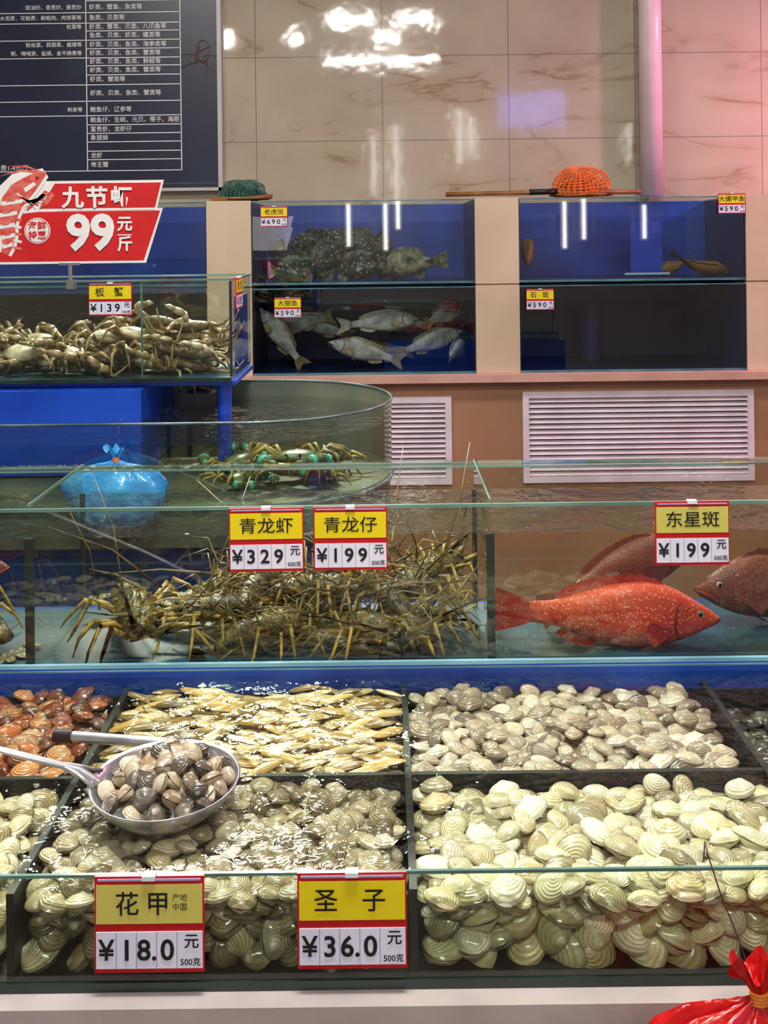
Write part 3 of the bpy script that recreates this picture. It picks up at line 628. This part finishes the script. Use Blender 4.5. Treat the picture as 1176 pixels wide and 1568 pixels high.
lobA=M('lobster_shell',C(118,98,42),C(36,42,24),.3,scale=50,bump=.5,bscale=120)
lobB=M('lobster_leg',C(192,154,68),C(90,76,36),.3,scale=60)
lobC=M('lobster_antenna',C(122,98,48),C(60,54,30),.4,scale=30)
lobT=M('lobster_straw',C(126,104,54),C(54,50,26),.35,scale=40)
def lobster(loc,yaw,sc,seed,pitch=0,cell=(-.536,.149)):
    rr=random.Random(seed); b=MB()
    xs=[.115,.10,.085,.06,.03,.0]; ws=[.010,.020,.026,.031,.033,.029]
    n=14; vs=[];fs=[]
    segs=[(x,w,w*.95) for x,w in zip(xs,ws)]
    for k in range(6):
        w=.028-.0022*k
        for q,(dx,mw) in enumerate([(0,.90),(.003,1.08),(.012,1.02)]): segs.append((-.002-.017*k-dx,w*mw,w*mw*.75))
    for i,(x,w,h) in enumerate(segs):
        dz=-max(0,(-x-.03))**1.5*1.6
        for k in range(n):
            a=2*math.pi*k/n; vs.append((x,w*math.cos(a),h*math.sin(a)*(1 if math.sin(a)>0 else .6)+dz+.012))
    for i in range(len(segs)-1):
        for k in range(n): fs.append((i*n+k,i*n+(k+1)%n,(i+1)*n+(k+1)%n,(i+1)*n+k))
    fs.append(tuple(range(n))); fs.append(tuple((len(segs)-1)*n+k for k in range(n)))
    b.add(vs,fs,0)
    for k in range(-2,3):
        a=k*.42; c=Vector((-.108,k*.008,-.028)); d=Vector((-math.cos(a),math.sin(a),-.25)); 
        s=Vector((math.sin(a),math.cos(a),0))
        pts=[]
        for q in range(9):
            t=q/8*math.pi; pts.append(c+d*(.012+.034*math.sin(t)**.6*(1 if 0<q<8 else 0))+s*(.011*math.cos(t)))
        b.add(pts+[p+Vector((0,0,-.0015)) for p in pts],[tuple(range(9)),tuple(range(17,8,-1))],0)
    for _ in range(50):
        x=rr.uniform(.005,.11); a=rr.uniform(.2,2.94); w=np.interp(x,xs[::-1],ws[::-1])
        p=Vector((x,w*math.cos(a),w*.95*math.sin(a)+.012)); dd=Vector((.5,math.cos(a),math.sin(a)))
        b.tube([p,p+dd*.007],[.0022,.0003],4,1)
    for sd in(-1,1):
        b.tube([(.095,sd*.013,.030),(.115,sd*.015,.045),(.128,sd*.014,.050)],[.005,.003,.0005],6,1)
        b.ell((.112,sd*.020,.026),(.005,.005,.005),8,6,3)
        b.tube([(.105,sd*.013,.012),(.125,sd*.020,.016),(.142,sd*.026,.024)],[.009,.008,.005],8,0)
        ax=rr.uniform(.10,.22); up=rr.uniform(.02,.12); si=sd*rr.uniform(.02,.2)
        b.tube([(.142,sd*.026,.024),(.142+ax*.4,sd*.026+si*.3,.024+up*.55),(.142+ax*.8,sd*.026+si*.7,.024+up*.9),(.142+ax*1.25,sd*.026+si*1.2,.024+up*1.0)],[.0042,.003,.002,.0008],6,2)
        b.tube([(.115,sd*.006,.016),(.16,sd*.02,.035),(.20,sd*.035,.03)],[.002,.0012,.0005],5,2)
        for k in range(5):
            bx=.088-.019*k; sp=(2-k)*.020
            out=rr.uniform(.050,.072); kz=rr.uniform(.012,.045); fx=rr.uniform(-.012,.02)
            p=[(bx,sd*.020,.0),(bx+sp*.4+fx*.3,sd*(.020+out*.35),kz*.7),(bx+sp+fx,sd*(.020+out*.75),kz),(bx+sp*1.4+fx,sd*(.022+out*1.1),-.012),(bx+sp*1.7+fx,sd*(.022+out*1.25),-.040+rr.uniform(-.004,.01))]
            b.tube(p,[.0050,.0043,.0041,.0030,.0010],6,1)
            b.ell(p[2],(.0046,.0046,.0046),6,4,1)
    mt=Matrix.Translation(loc)@(Matrix.Rotation(yaw,4,'Z')@Matrix.Rotation(-pitch,4,'Y'))@Matrix.Scale(sc,4)
    nv=[]
    for v in b.v:
        w=mt@Vector(v); cx_=min(cell[1],max(cell[0],w.x)); cy_=min(1.738,max(1.486,w.y)); cz=max(.957,w.z)
        nv.append((cx_-loc[0],cy_-loc[1],cz-loc[2]))
    b.v=nv
    return b.obj('spiny_lobster',[lobA,lobB,lobC,eyed],None,True,loc)
LB=[(-.42,1.60,1.005,-1.15,1.0,1,-.12),(-.33,1.67,.985,.3,.8,10,.1),(-.25,1.61,.990,-2.8,.85,2,.05),(-.20,1.56,.980,.4,.78,3,0),(-.12,1.63,.990,2.7,.85,4,.1),(-.06,1.565,.980,-.5,.8,5,.0),(.03,1.64,1.00,.9,.85,6,.1),(.06,1.57,.982,-2.2,.78,7,0),(-.14,1.62,1.020,-.3,.75,8,.1),(-.01,1.60,1.025,2.2,.8,9,.12),(.05,1.63,1.035,.6,.75,12,.1),(-.22,1.65,1.02,1.3,.75,13,.0)]
for x,y,z,yw,sc,sd,p in LB: lobster((x,y,z),yw,sc,sd,p)
lobster((-.68,1.60,.99),2.6,.85,11,0,(-1.14,-.548))
b=MB()
def seg_in(x,y,z,a,l,k,lo=-.53,hi=.145):
    cl_=lambda v,a_,b_: max(a_,min(b_,v))
    return [(x,y,z),(cl_(x+math.cos(a)*l*.5,lo,hi),cl_(y+math.sin(a)*l*.5,1.49,1.735),z+k+.012),(cl_(x+math.cos(a)*l,lo,hi),cl_(y+math.sin(a)*l*.8,1.49,1.735),max(.962,z+k*1.2))]
for i in range(330):
    x=R.uniform(-.32,.12); hmx=.99+.085*max(0,math.sin((x+.40)*5.0)); z=R.uniform(.965,hmx+.02)
    b.tube(seg_in(x,R.uniform(1.51,1.70),z,R.uniform(0,6.28),R.uniform(.04,.11),R.uniform(-.03,.04)),[.0018,.0014,.0006],5,R.choice([0,1,1,2,2]))
for (x,y,z,x2,y2,z2) in [(-.42,1.56,1.03,-.50,1.66,1.215),(-.30,1.58,1.03,-.24,1.72,1.19),(-.37,1.6,1.04,-.52,1.50,1.17),(.08,1.6,1.05,.145,1.70,1.25),(-.02,1.62,1.05,.03,1.73,1.24),(-.17,1.6,1.04,-.33,1.70,1.19),(.05,1.6,1.05,.13,1.52,1.15),(-.46,1.56,1.02,-.49,1.50,1.20)]:
    b.tube([(x,y,z),((x+x2)/2+.01,(y+y2)/2,(z+z2)/2+.012),(x2,y2,z2)],[.0022,.0015,.0007],6,1)
b.obj('lobster_antennae_tangle',[lobB,lobC,lobT],None,True)

# ---------------- crabs
def crabmesh(name,mats,seed,claw=1.0,band=False):
    rr=random.Random(seed); b=MB(); n=20; vs=[];fs=[]
    for j,(r,z) in enumerate([(.0,.016),(.4,.0145),(.75,.010),(.95,.004),(1,.0),(.93,-.004),(.7,-.009),(0,-.012)]):
        for k in range(n):
            a=2*math.pi*k/n; rad=1+.10*abs(math.cos(a))**6-(.10 if math.sin(a)<-.5 else 0)+(.03 if k%2 and math.sin(a)>-.1 and r>.9 else 0)
            vs.append((.046*r*rad*math.cos(a),.033*r*rad*math.sin(a),z))
    for j in range(7):
        for k in range(n): fs.append((j*n+k,j*n+(k+1)%n,(j+1)*n+(k+1)%n,(j+1)*n+k))
    b.add(vs,fs,0)
    for sd in(-1,1):
        b.tube([(sd*.012,.030,.005),(sd*.014,.037,.010)],[.002,.0015],6,0); b.ell((sd*.014,.038,.011),(.0028,.0028,.0028),6,5,3)
        p0=Vector((sd*.034,.022,-.002)); p1=p0+Vector((sd*.030,.016,.006)); p2=p1+Vector((-sd*.004,.026,.004)); p3=p2+Vector((-sd*.022,.022,-.002))
        b.tube([p0,(p0+p1)/2,p1],[.006*claw,.0085*claw,.007*claw],8,1); b.tube([p1,p2],[.007*claw,.008*claw],8,1)
        b.tube([p2,(p2*.6+p3*.4),p3],[.006*claw,.0115*claw,.009*claw],8,1,flat=.7)
        d=Vector((-sd*.8,.45,0)).normalized()
        b.tube([p3+Vector((0,.004,0)),p3+d*.014+Vector((0,.007,.001)),p3+d*.027+Vector((0,.001,0))],[.005*claw,.0038*claw,.0008],6,1)
        b.tube([p3-Vector((0,.004,0)),p3+d*.013-Vector((0,.007,0)),p3+d*.025-Vector((0,.001,0))],[.004*claw,.003*claw,.0008],6,1)
        if band: b.tube([p2*.55+p3*.45,p2*.25+p3*.75],[.0125*claw,.0115*claw],10,4,flat=.75); b.tube([p1,(p1+p2)/2],[.0095,.0095],8,4)
        for k in range(4):
            a=math.radians(28-26*k); kz=rr.uniform(.008,.028); l=.046+.006*(k in(1,2))
            q0=Vector((sd*.038,.012-.012*k,-.003)); di=Vector((sd*math.cos(a),math.sin(a),0))
            q1=q0+di*l*.55+Vector((0,0,kz)); q2=q0+di*l*1.0+Vector((0,-.004,kz*.7)); q3=q0+di*l*1.4+Vector((0,-.010,-.020+rr.uniform(-.01,.02)))
            b.tube([q0,(q0+q1)/2,q1,q2,q3],[.0042,.0060,.0050,.0040,.0007],6,2)
    return b.mesh(name,mats,True)
crA=M('crab_shell',C(150,130,94),C(90,78,54),.28,scale=60,bump=.4,bscale=150); crL=M('crab_leg',C(164,140,94),C(102,84,54),.3,scale=55)
crB=M('crab_belly',C(204,196,170),C(164,148,114),.3,scale=50)
gcA=M('green_crab_shell',C(96,104,56),C(48,58,36),.35,scale=50); gcL=M('green_crab_leg',C(176,150,66),C(96,88,44),.4,scale=40); tealb=M('claw_band',C(70,190,165),C(50,150,130),.4)
cms=[crabmesh('crab_a',[crA,crL,crL,eyed],1,1.1),crabmesh('crab_b',[crB,crL,crL,eyed],2,1.1),crabmesh('crab_c',[crA,crB,crL,eyed],3,1.1)]
cp=E('crab_pile',(-.85,2.58,1.27))
for lay,z in enumerate([.022,.058,.092,.118]):
    for x in np.arange(-.40,.36,.125 if lay<3 else .15):
        for y in ((-.07,.05) if lay<2 else(-.02,)):
            if lay==3 and x< .12: continue
            if lay==2 and -.25<x<-.05: continue
            xx=max(-.40,min(.345,x+R.uniform(-.03,.03)+(lay%2)*.05)); 
            o=addobj('crab',R.choice(cms),cp,(xx,y+R.uniform(-.015,.015),z+R.uniform(-.008,.010)),(R.uniform(-.6,.6)+(math.pi if R.random()<.3 else 0),R.uniform(-.35,.35),R.choice([0,3.14])+R.uniform(-.7,.7))); o.scale=(R.uniform(1.0,1.2),)*3
gm=crabmesh('green_crab_mesh',[gcA,gcA,gcL,eyed,tealb],5,1.25,True)
mc=E('mud_crab_pile',(-.25,2.3,1.05))
for x,y,z,yw,sc in [(-.205,2.26,1.105,3.0,1.15),(-.36,2.38,1.07,.8,1),(-.14,2.42,1.07,2.2,1),(-.34,2.24,1.062,4.2,.9),(-.14,2.28,1.062,1.4,.9),(-.24,2.30,1.068,.2,1)]:
    addobj('mud_crab',gm,mc,(x+.25,y-2.3,z-1.05),(R.uniform(-.15,.15),R.uniform(-.15,.15),yw)).scale=(sc,)*3

# crab tank
ct,ctloc=tank('crab_tank',-1.35,-.378,2.40,2.76,1.262,1.512,1.480,dict(floor=teal_floor),glass_murky,water_m,edge,edge_dark)
b=MB(); x=-.597; b.quad((x,2.405,1.272),(x,2.755,1.272),(x,2.755,1.51),(x,2.405,1.51)); b.box(x-.002,x+.002,2.403,2.407,1.272,1.505,1); ctloc(b,'tank_dividers',[glass_murky,edge])
b=MB(); b.box(-.400,-.384,2.60,2.74,1.272,1.46); ctloc(b,'foam_block',[blue_b])
b=MB(); b.box(-1.35,-.59,2.36,2.72,1.045,1.249); b.box(-1.36,-.37,2.42,2.74,1.250,1.2605); b.tube([(-.405,2.46,1.045),(-.405,2.46,1.25)],.018,14); b.obj('crab_tank_stand',[blue_b])
# round-ended tank
def stadium(x0,xc,yc,r,n=28):
    return [(x0,yc+r)]+[(xc+r*math.sin(math.pi*i/n),yc+r*math.cos(math.pi*i/n)) for i in range(n+1)]+[(x0,yc-r)]
rt=E('round_end_tank',(0,0,0)); pts=stadium(-1.5,-.306,2.41,.32)
def wall(b,pts,z0,z1,mi=0,mi2=None):
    n=len(pts); vs=[(x,y,z0) for x,y in pts]+[(x,y,z1) for x,y in pts]
    for i in range(n-1):
        m=mi if mi2 is None or (pts[i][1]+pts[i+1][1])/2<2.41 else mi2
        b.add([vs[i],vs[i+1],vs[n+i+1],vs[n+i]],[(0,1,2,3)],m)
b=MB(); wall(b,pts,1.03,1.217,0,1); b.obj('acrylic_sheet',[acrylic,refl_tone],rt)
b=MB(); b.tube([(x,y,1.217) for x,y in pts],.003,6); b.tube([(x,y,1.035) for x,y in pts],.005,6); b.obj('rim',[M('acrylic_edge',C(104,122,120),C(64,82,84),.2)],rt,True)
b=MB(); p2=stadium(-1.49,-.306,2.41,.314); b.add([(x,y,1.172) for x,y in p2],[tuple(range(len(p2)))]); b.obj('water_surface',[clear('water_pool',(.82,.88,.80,1),.10,.03,bump=.4,bscale=13,dist=.02)],rt)
b=MB(); p3=stadium(-1.49,-.306,2.41,.315); n=len(p3); b.add([(x,y,1.04) for x,y in p3],[tuple(range(n))[::-1]]); wall(b,p3,.95,1.04); b.obj('tank_bottom',[brown_floor],rt)
b=MB(); p4=stadium(-1.49,-.306,2.41,.30); wall(b,p4,0,.95); b.obj('base',[blue_d],rt)
b=MB(); b.box(-.045,.045,-.03,.03,-.03,.02); b.tube([(0,0,.02),(0,0,.05),(.03,0,.055)],.008,8); b.ell((0,0,.02),(.035,.025,.01),12,6)
b.obj('water_pump',[M('pump_dark',C(35,38,45),C(60,62,70),.3)],rt,loc=(-.50,2.62,1.185))

# ---------------- red sign
sg=E('promo_sign',(-.736,2.385,1.673)); u=.001587
def T(x,y): return ((x-124)*u,(328-y)*u)
def pol(b,pts,y,th,mi): b.poly([T(*p) for p in pts],y,th,mi)
b=MB()
pol(b,[(-20,402),(-20,300),(20,262),(62,256),(68,275),(251,275),(240,318),(249,318),(222,402)],0,.004,1)
pol(b,[(84,279),(247,279),(237,317),(60,317)],-.001,.001,0)
pol(b,[(58,322),(245,322),(219,398),(-20,398),(-20,330)],-.001,.001,0)
pol(b,[(85,318.6),(237,318.6),(237,320.8),(85,320.8)],-.0012,.0004,1)
body=[(70,262,3),(58,270,9),(44,281,14),(30,292,17),(18,308,17),(12,326,15),(10,344,13),(12,360,11),(11,374,8),(6,386,6)]
for grow,mi,yy in((5,1,-.0018),(0,2,-.0024)):
    L1=[];L2=[]
    for i,(x,y,w) in enumerate(body):
        a=body[max(i-1,0)];c=body[min(i+1,len(body)-1)]; dx,dy=c[0]-a[0],c[1]-a[1]; l=math.hypot(dx,dy); nx,ny=-dy/l,dx/l; w+=grow
        L1.append((x+nx*w,y+ny*w)); L2.append((x-nx*w,y-ny*w))
    pol(b,L1+L2[::-1],yy,.0004,mi)
for i,(x,y,w) in enumerate(body[4:-1]):
    pol(b,[(x-w*.95,y-2),(x+w*.95,y-6),(x+w*.95,y),(x-w*.95,y+4)],-.0028,.0003,1)
    pol(b,[(x-w*.5,y-2.5),(x+w*.3,y-4.5),(x+w*.3,y-3.3),(x-w*.5,y-1.3)],-.0031,.0003,3)
pol(b,[(36,286),(52,276),(56,280),(40,292)],-.0028,.0003,1); b2=[(57+3*math.cos(t),270+3*math.sin(t)) for t in [2*math.pi*i/10 for i in range(10)]]
pol(b,b2[::-1],-.003,.0003,3)
for k in range(6):
    pol(b,[(26+k*3,300+k*5-8),(54+k*3,300-5*k+14),(56+k*4,300-5*k+18),(26+k*3,303+k*5-8)],-.0027,.0003,2 if k%2 else 1)
for k in range(5):
    y=330+k*11; pol(b,[(20,y),(33,y+3),(32,y+7),(20,y+4)],-.0027,.0003,1 if k%2 else 2)
pol(b,[(70,262),(34,256),(-4,268),(34,259),(68,265)],-.0027,.0003,2); pol(b,[(70,262),(40,250),(8,252),(40,253),(69,265)],-.0028,.0003,2)
pol(b,[(80,292),(84,298),(72,312),(60,318),(64,308)],-.0026,.0003,2)
for q,(rr_,mi) in enumerate(((20,1),(18.5,0),(17.5,1))):
    pol(b,[(57+rr_*math.cos(2*math.pi*i/28),351-rr_*math.sin(2*math.pi*i/28)) for i in range(28)][::-1],-.0033-.0004*q,.0003,mi)
b.obj('board',[signred,wht,M('shrimp_pink',C(228,120,104),C(205,66,60),.5,scale=60),M('shrimp_dark',C(150,34,36),None,.5)],sg)
def st(s,size,x,y,m=wht,bold=0): p=T(x,y); text(s,size*u,(p[0],-.005,p[1]),sg,m,bold=bold*u)
st('九',34,112,303,bold=1.0); st('节',34,149,303,bold=1.0); st('虾',34,186,303,bold=1.0)
st('9',74,120,357,bold=2.6); st('9',74,157,357,bold=2.6); st('元',24,191,343,bold=.7); st('斤',24,191,374,bold=.7)
p=T(191,359); bb=MB(); bb.box(p[0]-11*u,p[0]+11*u,-.0045,-.004,p[1]-.8*u,p[1]+.8*u); bb.obj('fraction_bar',[wht],sg)
st('海鲜',14,57,344,signred,.3); st('特惠',14,57,359,signred,.3)
b=MB(); p=T(105,402); b.box(p[0]-.026,p[0]+.026,-.002,.008,p[1]-.004,p[1]+.002); b.tube([(p[0],.003,p[1]),(p[0],.006,p[1]-.052)],.0045,8); b.box(p[0]-.009,p[0]+.009,.0,.024,p[1]-.062,p[1]-.040)
b.obj('clip_pole',[M('chrome',C(200,205,210),None,.15,metal=.9)],sg)

# ---------------- plastic bags
def bag(name,loc,sc,m,tiem,wire,seed,fl=.6):
    rr=random.Random(seed); g=E(name,loc); b=MB(); n=64; vs=[];fs=[]
    prof=[(.022,.026),(.013,.018),(.006,.007),(.0045,0.0),(.012,-.005),(.032,-.012),(.058,-.022),(.082,-.036),(.098,-.056),(.104,-.082),(.098,-.110),(.078,-.130),(.045,-.140),(.005,-.143)]
    ph=[rr.uniform(0,6) for _ in range(5)]
    for i,(r,z) in enumerate(prof):
        fold=.30 if i<9 else .10
        for k in range(n):
            a=2*math.pi*k/n; q=1+fold*(.5*math.sin(7*a+ph[0]+i*.25)+.35*math.sin(11*a+ph[1])+.3*math.sin(3*a+ph[2]))
            zz=z+(.010*math.sin(5*a+ph[3]) if i==0 else .004*math.sin(9*a+i*.8)*min(1,i/6)+.003*math.sin(13*a+ph[4]))
            vs.append((r*q*math.cos(a)*sc,r*q*math.sin(a)*sc*fl,zz*sc))
    for i in range(len(prof)-1):
        for k in range(n): fs.append((i*n+k,i*n+(k+1)%n,(i+1)*n+(k+1)%n,(i+1)*n+k))
    b.add(vs,fs); b.obj('bag_body',[m],g,True)
    b=MB()
    for j in range(4): b.tube([(.0062*sc*math.cos(t),.0045*sc*math.sin(t),(.001+.0025*j-.004)*sc) for t in [2*math.pi*i/12 for i in range(13)]],.0016*sc,5)
    b.obj('tie',[tiem],g,True)
    b=MB(); b.tube(wire,.0008,6); b.obj('wire',[M(name+'_wire',C(60,50,45),None,.4,metal=.5)],g,True)
def plastic(name,c1,c2): return M(name,c1,c2,.2,scale=18,bump=.7,bscale=28)
orange=M('tie_orange',C(225,130,40),None,.5)
bag('red_plastic_bag',(.340,.910,.893),1.2,plastic('bag_red',C(205,30,28),C(160,16,18)),orange,[(0,0,0),(-.006,.035,.03),(-.016,.055,.060),(-.024,.066,.090),(-.023,.080,.097),(-.022,.088,.073)],4,.38)
bag('blue_plastic_bag',(-.565,2.045,1.150),.95,plastic('bag_blue',C(80,170,225),C(40,125,195)),orange,[(0,0,0),(-.002,.022,.035),(0,.034,.075),(0,.047,.077),(0,.053,.055)],5,.38)

# ---------------- lamps
lampm=M('lamp_shade',C(40,40,42),None,.4)
def lamp(name,loc,power,col,rad=.05,aim=None,cone=30,k=1.0):
    g=E(name,loc); b=MB(); b.tube([(0,0,.16),(0,0,.15),(0,0,.05),(0,0,-.0)],[.02*k,.05*k,.07*k,.09*k],20,cap=False); b.tube([(0,0,.15),(0,0,3.7-loc[2])],.008,8); b.obj('shade',[lampm],g,True)
    l=bpy.data.lights.new(name+'_bulb','SPOT' if aim else 'POINT'); l.energy=power; l.color=col; l.shadow_soft_size=rad; o=addobj('bulb',l,g,(0,0,-.03 if not aim else -.11))
    if aim:
        l.spot_size=math.radians(cone); l.spot_blend=.3
        o.rotation_euler=(Vector(aim)-Vector(loc)).to_track_quat('-Z','Y').to_euler()
W_=(1,.95,.86)
for x in(-1.32,-.72,-.02,.09): lamp('pendant_lamp',(x,1.0,3.36),9,W_,.035)
for x in(-1.12,-.86,-.60,-.34): lamp('spot_pendant_lamp',(x,4.2,3.02),190,W_,.10,(x*.26,1.08,.95),34,1.3)
lamp('pink_pendant_lamp',(2.7,3.75,2.5),125,(1,.36,.62),.06)
def area(name,loc,sx,sy,power,col):
    g=E(name,loc); b=MB(); b.box(-sx/2-.02,sx/2+.02,-sy/2-.02,sy/2+.02,.01,.06); b.obj('housing',[plaster],g)
    l=bpy.data.lights.new(name+'_tube','AREA'); l.shape='RECTANGLE'; l.size=sx; l.size_y=sy; l.energy=power; l.color=col; addobj('tube',l,g,(0,0,0))
area('ceiling_light_panel',(0,.7,3.55),.9,.25,80,(1,.97,.91))
area('ceiling_light_panel',(-1.2,2.5,3.55),.9,.2,52,(1,.97,.92))
area('ceiling_light_panel',(1.3,2.7,3.55),.9,.2,30,(1,.88,.87))
area('ceiling_light_panel',(0,-1.2,3.55),1.2,.25,62,(1,.97,.93))
def emis(name,c1,c2,s):
    em,nt,o=newmat(name); e=nt.nodes.new('ShaderNodeEmission'); e.inputs[1].default_value=s; nt.links.new(mixc(nt,noise(nt,objco(nt),4),c1,c2),e.inputs[0]); nt.links.new(e.outputs[0],o.inputs[0]); return em
b=MB(); b.box(-.45,.45,0,.04,-.26,.26,0); b.box(-.43,.43,.04,.042,-.24,.24,1)
b.obj('added_blue_panel',[black,emis('blue_panel_glow',C(60,90,255),C(150,150,255),6)],None,loc=(1.95,-3.5,3.3))  # glowing blue panel added behind the camera for a cool reflection on the tiles
te=emis('tube_glow',(1,.97,.9,1),(1,.95,.86,1),14)
for x,z0,z1 in((-.42,1.55,2.05),(-.12,2.2,3.0),(.02,1.5,2.05),(.17,1.75,3.1),(1.0,2.6,3.3),(1.15,2.7,3.2),(2.15,1.5,2.05),(2.38,1.6,2.1),(3.1,1.6,2.0),(3.2,2.6,3.1),(-2.0,1.6,2.0)):  # glowing tubes added out of view to make streaks in tank glass and tiles
    b=MB(); h=(z1-z0)/2; b.box(-.05,.05,0,.03,-h-.03,h+.03,0); b.tube([(0,.05,-h),(0,.05,h)],.022,12,1); b.obj('added_streak_tube',[plaster,te],None,loc=(x,-3.5,(z0+z1)/2))
w=bpy.data.worlds.new('World'); S.world=w; w.use_nodes=True; bg=w.node_tree.nodes['Background']; bg.inputs[0].default_value=(.8,.85,1,1); bg.inputs[1].default_value=.3

# ---------------- camera
cam=bpy.data.cameras.new('camera'); co=addobj('camera',cam,None,(0,0,1.6),(math.pi/2,.012,0))
cam.sensor_fit='VERTICAL'; cam.sensor_height=24; cam.lens=24*1500/1568; cam.shift_y=-(784-370)/1568; cam.clip_start=.05
S.camera=co
S.view_settings.view_transform='Standard'
